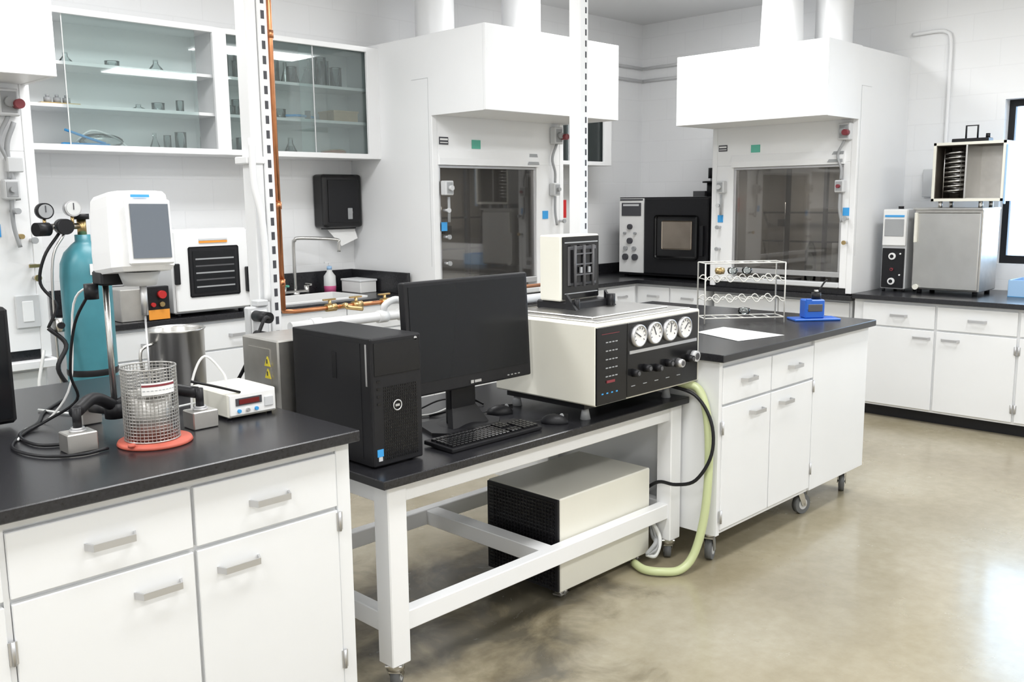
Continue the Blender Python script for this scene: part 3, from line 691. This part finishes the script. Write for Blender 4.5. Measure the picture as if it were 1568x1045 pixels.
b.ball((2.22,5.50,2.008),1,CLG,(.13,.06,.043)); b.box(1.98,2.24,5.42,5.46,1.966,1.989,BLs,.004); b.tube([(2.06,5.5,1.98),(2.15,5.46,2.06),(2.3,5.5,2.03),(2.38,5.5,1.97)],.006,PA); b.tube([(2.0,5.44,2.06),(2.12,5.44,2.02),(2.22,5.44,1.99)],.007,BLs); b.done()
b=B("brass_weight_set")
for x in (1.93,1.98,2.03): b.cyl((x,5.46,2.202),(x,5.46,2.232),.02,GR); b.cyl((x,5.46,2.232),(x,5.46,2.247),.01,GR)
b.box(1.88,2.09,5.42,5.50,2.196,2.202,BR); b.done()

# ---------------------------------------------------------------- back wall counter with sink
CZB=1.0
b=B("sink_counter")
sx0,sx1,sy0,sy1=3.05,3.78,5.12,5.52
b.box(1.93,sx0,5.0,WY-.001,CZB-.035,CZB,BK,.003); b.box(sx1,4.08,5.0,WY-.001,CZB-.035,CZB,BK,.003)
b.box(sx0,sx1,5.0,sy0,CZB-.035,CZB,BK,.003); b.box(sx0,sx1,sy1,WY-.001,CZB-.035,CZB,BK,.003)
b.box(sx0,sx1,sy0,sy1,CZB-.25,CZB-.24,LG); b.box(sx0-.01,sx0+.01,sy0,sy1,CZB-.25,CZB+.012,PA,.003);b.box(sx1-.01,sx1+.01,sy0,sy1,CZB-.25,CZB+.012,PA,.003)
b.box(sx0,sx1,sy0-.01,sy0+.012,CZB-.25,CZB+.012,PA,.003); b.box(sx0,sx1,sy1-.012,sy1+.01,CZB-.25,CZB+.012,PA,.003)
b.box(1.93,4.08,WY-.025,WY-.001,CZB,CZB+.15,BK,.002); b.box(4.06,4.085,5.02,WY-.03,CZB,CZB+.15,BK,.002)
b.box(1.95,4.08,5.035,WY-.001,.10,CZB-.26,WP)
b.box(1.95,sx0-.02,5.035,WY-.001,.7,CZB-.036,WP); b.box(sx1+.02,4.08,5.035,WY-.001,.7,CZB-.036,WP); b.box(sx0-.02,sx1+.02,5.035,5.08,.7,CZB-.036,WP)
b.box(1.97,4.07,5.10,WY-.001,0,.10,BP)
for k in range(4):
    xa=1.955+k*.53; front(b,xa,xa+.525,.79,.95,5.035); front(b,xa,xa+.525,.12,.785,5.035); handle(b,xa+.265,.87,5.017)
b.done()
b=B("gooseneck_faucet")
fx,fy=3.50,5.56
b.cyl((fx,fy,CZB),(fx,fy,CZB+.03),.03,SS); b.tube([(fx,fy,CZB+.02),(fx,fy,CZB+.34),(fx+.005,fy-.01,CZB+.385),(fx+.04,fy-.03,CZB+.40),(fx+.25,fy-.14,CZB+.385),(fx+.27,fy-.15,CZB+.36),(fx+.27,fy-.15,CZB+.30)],.012,SS,seg=12)
for s_ in (-.09,.09): b.cyl((fx+s_,fy,CZB),(fx+s_,fy,CZB+.07),.018,SS); b.box(fx+s_-.008,fx+s_+.008,fy-.06,fy+.01,CZB+.07,CZB+.085,GN if s_<0 else SS,.003)
b.box(fx-.10,fx+.10,fy-.02,fy+.02,CZB+.02,CZB+.04,SS,.005); b.done()
b=B("soap_bottle")
c=(3.80,5.58,CZB)
b.lathe(c,[(0,0),(.042,.0),(.044,.05)],PK); b.lathe(c,[(.044,.05),(.042,.12),(.02,.15),(.018,.165)],TB); b.cyl((3.80,5.58,CZB+.165),(3.80,5.58,CZB+.19),.018,LBL); b.cyl((3.80,5.58,CZB+.19),(3.80,5.58,CZB+.215),.006,WH); b.box(3.76,3.81,5.572,5.588,CZB+.213,CZB+.224,WH); b.done()
b=B("tissue_box"); b.box(3.90,4.04,5.35,5.58,CZB,CZB+.085,PA,.004); b.box(3.895,4.045,5.345,5.585,CZB+.08,CZB+.095,WP,.003); b.done()
b=B("paper_towel_dispenser")
b.box(3.76,4.10,5.56,5.699,1.46,1.84,BG,.025,seg=3)
b.box(3.80,4.06,5.552,5.562,1.50,1.80,BP,.004); b.cyl((3.98,5.545,1.57),(3.98,5.556,1.57),.018,GR); b.box(3.96,4.0,5.548,5.555,1.52,1.60,GR,.003)
b.box(3.80,4.06,5.60,5.66,1.45,1.465,BP)
b.prism([(3.82,5.62,1.455),(4.06,5.62,1.455),(4.05,5.57,1.38),(3.90,5.56,1.33)],(0,.003,0),PA); b.done()
b=B("benchtop_drying_oven")
x0,x1,y0,z0,z1=2.375,2.85,5.02,CZB+.02,1.50
b.box(x0,x1,y0+.02,y0+.42,z0,z1,WH,.008); b.box(x0+.01,x1-.005,y0,y0+.022,z0+.01,z1-.01,WH,.006)
b.box(x0+.09,x1-.07,y0-.005,y0+.002,z0+.09,z1-.10,BP,.008); b.box(x0+.115,x1-.095,y0-.008,y0-.003,z0+.115,z1-.125,SC)
for k in range(5): b.box(x0+.13,x1-.105,y0-.010,y0-.007,z0+.145+k*.04,z0+.153+k*.04,DG if k%2 else GR)
b.box(x0+.16,x1-.14,y0-.006,y0,z1-.08,z1-.068,OR); b.box(x0+.16,x1-.14,y0-.006,y0,z1-.066,z1-.055,LG)
b.box(x1-.035,x1+.0,y0-.03,y0,z0+.1,z0+.25,BP,.005); b.box(x0+.0,x0+.03,y0-.02,y0,z0+.17,z0+.29,BP,.004)
for x in (x0+.04,x1-.04):
    for yy in (y0+.06,y0+.38): b.cyl((x,yy,CZB),(x,yy,z0),.015,BP)
b.done()
b=B("heating_circulator_controller")
b.box(2.08,2.28,5.06,5.30,CZB,CZB+.18,SB,.004); b.box(2.21,2.34,5.02,5.06,CZB,CZB+.19,BP,.004); b.box(2.215,2.335,5.016,5.021,CZB+.005,CZB+.06,OR)
b.cyl((2.29,4.99,CZB+.145),(2.29,5.02,CZB+.145),.022,RD); b.cyl((2.24,5.0,CZB+.09),(2.24,5.02,CZB+.09),.012,RD); b.cyl((2.29,5.0,CZB+.09),(2.29,5.02,CZB+.09),.014,BR); b.done()
# gas cylinder
b=B("compressed_gas_cylinder")
gx,gy=1.665,4.42
b.lathe((gx,gy,0),[(0,0),(.102,0),(.110,.02),(.110,1.32),(.105,1.38),(.085,1.43),(.052,1.465),(.034,1.48),(.034,1.51),(0,1.51)],TL,seg=40)
b.box(gx-.02,gx+.03,gy-.112,gy-.108,1.33,1.38,WH); b.lathe((gx,gy,.86),[(.111,0),(.113,.005),(.113,.025),(.111,.03)],BP)
b.cyl((gx,gy,1.51),(gx,gy,1.58),.02,BR); b.cyl((gx,gy,1.58),(gx,gy,1.605),.035,BP)
b.cyl((gx,gy,1.55),(gx-.14,gy-.03,1.55),.014,SS); b.cyl((gx-.10,gy-.03,1.55),(gx-.10,gy-.09,1.55),.035,BP)
for dx,dz in ((-.05,1.60),(-.17,1.59)):
    b.cyl((gx+dx,gy-.03,1.55),(gx+dx,gy-.03,dz),.007,BR); b.cyl((gx+dx,gy-.055,dz+.03),(gx+dx,gy-.02,dz+.03),.036,AL if dx>-.1 else BP); b.cyl((gx+dx,gy-.058,dz+.03),(gx+dx,gy-.053,dz+.03),.030,TB if dx>-.1 else GR); b.box(gx+dx-.002,gx+dx+.002,gy-.060,gy-.057,dz+.025,dz+.055,LB)
b.cyl((gx-.16,gy-.04,1.54),(gx-.22,gy-.06,1.54),.03,BP)
b.tube([(gx-.12,gy-.05,1.52),(gx-.19,gy-.05,1.42),(gx-.21,gy-.03,1.30),(gx-.16,gy-.06,1.2),(gx-.20,gy-.05,1.1)],.007,BP)
b.tube([(gx-.10,gy-.06,1.52),(gx-.16,gy-.06,1.40),(gx-.17,gy-.05,1.1),(gx-.15,gy-.02,.7)],.006,SS)
b.tube([(gx-.20,gy-.05,1.1),(gx-.14,gy-.08,1.02),(gx-.19,gy-.10,.92),(gx-.13,gy-.09,.8)],.010,BP)
b.tube([(gx-.22,gy-.03,1.0),(gx-.26,gy-.05,.8),(gx-.18,gy-.06,.62),(gx-.30,gy-.05,.6),(gx-.36,gy-.02,.72)],.008,TB)
b.cyl((gx-.155,gy-.06,1.08),(gx-.155,gy-.06,1.14),.02,SS); b.cyl((gx-.155,gy-.09,1.11),(gx-.155,gy-.06,1.11),.015,BP)
b.done()

# ---------------------------------------------------------------- corner + right counters
CR_=.92
def bays(b,M,x0,n,w):
    for k in range(n):
        xa=x0+k*w
        front(b,xa,xa+w-.014,.695,.865,0,M); front(b,xa,xa+w-.014,.105,.688,0,M)
        handle(b,xa+w/2,.78,-.018,.12,M); handle(b,xa+(w-.10 if k%2==0 else .10),.63,-.018,.12,M)
        for z in (.6,.2): hinge(b,xa+(.004 if k%2==0 else w-.018),z,0,M)
b=B("base_cabinet_counter")
b.box(6.71,WX-.001,.2,3.03,CR_-.035,CR_,BK,.003)
b.box(6.762,WX-.001,.22,3.025,.09,CR_-.035,WP); b.box(6.83,WX-.001,.22,3.025,0,.09,BP)
bays(b,Matrix.Translation((6.762,2.955,0))@Matrix.Rotation(-math.pi/2,4,'Z'),0,5,.54); b.done()
b=B("corner_counter_cabinet")
b.box(6.71,WX-.001,4.33,WY-.001,CR_-.035,CR_,BK,.003); b.box(5.46,6.71,5.02,WY-.001,CR_-.035,CR_,BK,.003)
b.box(5.46,WX-.001,WY-.02,WY-.001,CR_,CR_+.10,BK)
b.box(6.762,WX-.001,4.335,WY-.001,.09,CR_-.035,WP); b.box(5.465,6.762,5.07,WY-.001,.09,CR_-.035,WP)
b.box(6.83,WX-.001,4.335,WY-.001,0,.09,BP); b.box(5.465,6.83,5.12,WY-.001,0,.09,BP)
bays(b,Matrix.Translation((6.762,5.05,0))@Matrix.Rotation(-math.pi/2,4,'Z'),.0,2,.36); bays(b,Matrix.Translation((5.47,5.07,0)),.0,3,.42); b.done()
b=B("muffle_furnace",Matrix.Translation((6.95,5.42,0))@Matrix.Rotation(-math.pi/2,4,'Z'))
W=1.0; z0=CR_+.02; z1=1.655
b.box(0,W,.0,.60,z0,z1,BP,.006); b.box(.01,.29,-.012,.002,z0+.02,z1-.01,PA,.003)
b.box(.04,.26,-.02,-.010,z1-.17,z1-.05,LB,.003); b.box(.06,.24,-.023,-.018,z1-.08,z1-.062,LG); b.box(.02,.28,-.016,-.01,z1-.03,z1-.015,LB)
for dz,dx,r in ((.27,.14,.025),(.33,.08,.012),(.33,.2,.012),(.40,.14,.028),(.47,.09,.02),(.47,.19,.02),(.55,.09,.03),(.55,.20,.03)):
    b.cyl((dx,-.035,z1-dz),(dx,-.012,z1-dz),r,LB if r>.02 else GR,seg=18)
b.box(.31,W-.01,-.035,.0,z0+.02,z1-.01,BP,.01); b.box(.44,.90,-.048,-.034,z0+.16,z1-.16,BG,.03,seg=3)
b.box(.52,.84,-.053,-.045,z0+.25,z1-.21,DB,.01); b.box(.93,.96,-.07,-.03,z0+.2,z1-.25,BP,.004)
b.cyl((.86,.25,z1),(.86,.25,z1+.12),.06,BP); b.cyl((.86,.25,z1+.12),(.86,.25,z1+.135),.10,BP); b.cyl((.86,.25,z1+.16),(.86,.25,z1+.25),.05,BP); b.cyl((.86,.25,z1+.13),(.86,.25,z1+.17),.03,GR); b.box(.68,.80,.2,.32,z1,z1+.05,DG)
for x in (.05,W-.05):
    for yy in (.05,.55): b.cyl((x,yy,CR_),(x,yy,z0),.02,BP)
b.done()
b=B("steel_lab_oven")
x0,x1,y0,y1,z0,z1=7.04,7.40,2.245,2.72,CR_+.03,1.55
b.box(x0,x1,y0,y1,z0,z1,SB,.006); b.box(x0-.022,x0,y0+.01,y1-.005,z0+.01,z1-.03,SS,.006)
b.box(x0-.03,x1,y0-.005,y1+.005,z1-.012,z1+.004,SS,.003)
b.box(x0-.05,x0-.02,y1-.03,y1-.015,z1-.25,z1-.03,CR,.003)
for yy in (y0+.04,y1-.04):
    for x in (x0+.05,x1-.05): b.cyl((x,yy,CR_),(x,yy,z0),.018,BP)
b.cyl((x0-.04,y1-.04,z0+.02),(x0-.02,y1-.04,z0+.02),.02,CR); b.done()
b=B("oven_temperature_controller")
b.box(7.06,7.34,2.78,2.965,CR_+.02,1.545,LG,.006); b.box(7.045,7.062,2.785,2.96,1.27,1.54,PA,.004); b.box(7.04,7.047,2.80,2.945,1.34,1.47,GR,.003)
b.box(7.045,7.062,2.79,2.955,CR_+.03,1.25,BP,.003)
for k,z in enumerate((1.19,1.09,1.0)): b.cyl((7.03,2.875,z),(7.046,2.875,z),.026 if k!=1 else .012,PA if k!=1 else RDD,seg=18); b.cyl((7.026,2.875,z),(7.031,2.875,z),.014 if k!=1 else .006,BP,seg=18)
for z in (1.21,1.05): b.cyl((7.035,2.815,z),(7.046,2.815,z),.006,PA)
b.box(7.04,7.047,2.80,2.945,1.485,1.50,BLs)
for yy in (2.80,2.95):
    for x in (7.09,7.31): b.cyl((x,yy,CR_),(x,yy,CR_+.02),.012,BP)
b.cyl((7.15,2.87,1.545),(7.15,2.87,1.565),.02,BP)
b.done()
b=B("open_coil_heating_chamber")
x0,x1,y0,y1,z0,z1=7.06,7.38,2.13,2.62,1.60,2.02; t=.02
for a_ in ((x0,x1,y0,y0+t,z0,z1),(x0,x1,y1-t,y1,z0,z1),(x0,x1,y0+t,y1-t,z0,z0+t),(x0,x1,y0+t,y1-t,z1-t,z1),(x1-t,x1,y0+t,y1-t,z0+t,z1-t)): b.box(*a_,SB,.003)
b.box(x0-.004,x0+.004,y0,y0+t,z0,z1,CR,.001); b.box(x0-.004,x0+.004,y1-t,y1,z0,z1,CR,.001); b.box(x0-.004,x0+.004,y0,y1,z0,z0+t,CR,.001); b.box(x0-.004,x0+.004,y0,y1,z1-t,z1,CR,.001)
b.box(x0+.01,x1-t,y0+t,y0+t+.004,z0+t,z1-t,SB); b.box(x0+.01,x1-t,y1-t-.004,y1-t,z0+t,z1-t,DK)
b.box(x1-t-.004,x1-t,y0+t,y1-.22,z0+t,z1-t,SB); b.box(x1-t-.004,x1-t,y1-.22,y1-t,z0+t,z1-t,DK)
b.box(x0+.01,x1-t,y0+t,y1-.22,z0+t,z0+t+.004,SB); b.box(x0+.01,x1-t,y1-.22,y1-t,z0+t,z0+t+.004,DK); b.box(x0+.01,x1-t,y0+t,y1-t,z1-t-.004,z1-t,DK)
b.box(x0+.0,x1-t,y1-.235,y1-.225,z0+t,z1-t,SS)
cc=(7.17,2.49)
b.tube([(cc[0]+.075*math.cos(k*.5),cc[1]+.075*math.sin(k*.5),z0+.06+k*.0027) for k in range(110)],.007,SS,seg=6,smooth=False)
for a in (0,2.1,4.2): b.cyl((cc[0]+.085*math.cos(a),cc[1]+.085*math.sin(a),z0+.02),(cc[0]+.085*math.cos(a),cc[1]+.085*math.sin(a),z1-.04),.004,SS,seg=8)
b.tube([(7.2,2.45,z1),(7.2,2.45,z1+.12),(7.2,2.37,z1+.12),(7.2,2.37,z1)],.007,BP,smooth=False)
b.box(7.15,7.25,2.28,2.53,z1,z1+.03,BP,.004); b.cyl((7.2,2.30,z1+.03),(7.2,2.30,z1+.06),.015,BP)
for yy in (y0+.16,y1-.05): 
    for x in (x0+.05,x1-.05): b.cyl((x,yy,1.554),(x,yy,z0),.015,SS)
b.box(x0-.01,x0+.02,y0-.012,y0,z0-.02,z1-.03,LBL,.003)
b.done()
b=B("blue_plastic_tray"); b.box(7.2,7.5,1.75,2.10,CR_,CR_+.01,BLs); 
for s_ in ((7.2,7.21,1.75,2.10),(7.49,7.5,1.75,2.10),(7.2,7.5,1.75,1.76),(7.2,7.5,2.09,2.10)): b.box(*s_,CR_,CR_+.12,LBL,.003)
b.done()
# items on rolling cabinet
b=B("wire_test_tube_rack",Matrix.Translation((4.43,2.62,TZ))@Matrix.Rotation(math.radians(-40),4,'Z'))
W,D,Hh=.44,.13,.325; CW=mat("rack_wire",(.78,.77,.72),.35,.2)
for x in (-W/2,W/2):
    b.tube([(x,-D/2,0),(x,-D/2,Hh),(x,D/2,Hh),(x,D/2,0)],.004,CW,smooth=False); b.tube([(x,-D/2,.03),(x,D/2,.03)],.004,CW,smooth=False)
for z in (.03,.13,.24,Hh):
    for yy in (-D/2,D/2): 
        if z in (.03,Hh): b.tube([(-W/2,yy,z),(W/2,yy,z)],.0035,CW,smooth=False)
        else:
            b.tube([(-W/2+k*W/24,yy,z+(.012 if k%4 in(1,2) else -.012)) for k in range(25)],.003,CW,n=2)
    for k in range(7): b.tube([(-W/2+k*W/6,-D/2,z),(-W/2+k*W/6,D/2,z)],.0025,CW,smooth=False)
for k,x in enumerate((-.12,-.05,.03)):
    b.lathe((x,0,.26),[(0,0),(.022,.004),(.028,.02),(.024,.035),(.0,.04)],CLG if k else BR,seg=16)
b.lathe((.02,0,.04),[(0,0),(.03,.004),(.034,.02),(.03,.035),(.0,.04)],CLG,seg=16)
b.done()
b=B("blue_sample_grinder",Matrix.Translation((4.76,2.36,TZ))@Matrix.Rotation(math.radians(-40),4,'Z'))
b.box(-.13,.13,-.06,.06,0,.012,BL,.003); b.box(-.065,.045,-.04,.04,.012,.115,BL,.006); b.box(-.06,-.03,-.042,-.03,.06,.12,BL,.002)
b.cyl((.01,0,.115),(.01,0,.15),.026,BP); b.cyl((.01,0,.15),(.01,0,.165),.012,SS); b.box(-.05,.03,-.045,-.039,.05,.09,DG,.002); b.tube([(.02,0,.15),(.05,0,.20),(.07,0,.22)],.005,BP); b.done()
b=B("paper_sheet"); b.prism([(3.93,2.57,TZ+.0015),(3.81,2.26,TZ+.0015),(4.12,2.19,TZ+.0015),(4.18,2.57,TZ+.0015)],(0,0,.0012),PA); b.done()
b=B("specimen_tray"); b.box(4.05,4.30,3.0,3.2,TZ,TZ+.004,SS,.001)
for s_ in ((4.05,4.055,3.0,3.2),(4.295,4.30,3.0,3.2),(4.05,4.30,3.0,3.005),(4.05,4.30,3.195,3.2)): b.box(*s_,TZ,TZ+.02,SS)
b.done()
# wall conduits
b=B("electrical_conduit")
b.tube([(WX-.02,3.05,2.90),(WX-.02,2.86,2.905),(WX-.02,2.79,2.89),(WX-.02,2.755,2.83),(WX-.02,2.75,2.6),(WX-.02,2.75,1.85)],.014,WH); b.box(WX-.05,WX-.001,2.60,2.9,1.63,1.85,LG,.006); b.done()
b=B("electrical_conduit")
for z in (2.91,2.79):
    b.cyl((5.4,WY-.02,z),(WX-.02,WY-.02,z),.014,WH,seg=12); b.cyl((WX-.02,WY-.02,z),(WX-.02,4.3,z),.014,WH,seg=12)
b.done()
b=B("notice_board"); b.box(6.05,6.65,WY-.014,WY-.001,1.30,1.78,PA,.003); b.done()
b=B("red_safety_tag"); b.prism([(5.434,4.86,1.50),(5.434,4.86,1.64),(5.434,4.95,1.62)],(.12,0,0),RD); b.done()

# ---------------------------------------------------------------- camera
f,p,r,t=1414.0,.1525,.011,.7786
fw=Vector((math.cos(t)*math.cos(p),math.sin(t)*math.cos(p),-math.sin(p))); r0=Vector((math.sin(t),-math.cos(t),0)); u0=r0.cross(fw)
rr=r0*math.cos(r)-u0*math.sin(r); uu=u0*math.cos(r)+r0*math.sin(r)
c=bpy.data.cameras.new("camera"); c.lens=f/1568*36; c.sensor_width=36; c.clip_start=.05
co=bpy.data.objects.new("camera",c); M=Matrix((rr,uu,-fw)).transposed().to_4x4(); M.translation=(0,0,1.65); co.matrix_world=M
S.collection.objects.link(co); S.camera=co
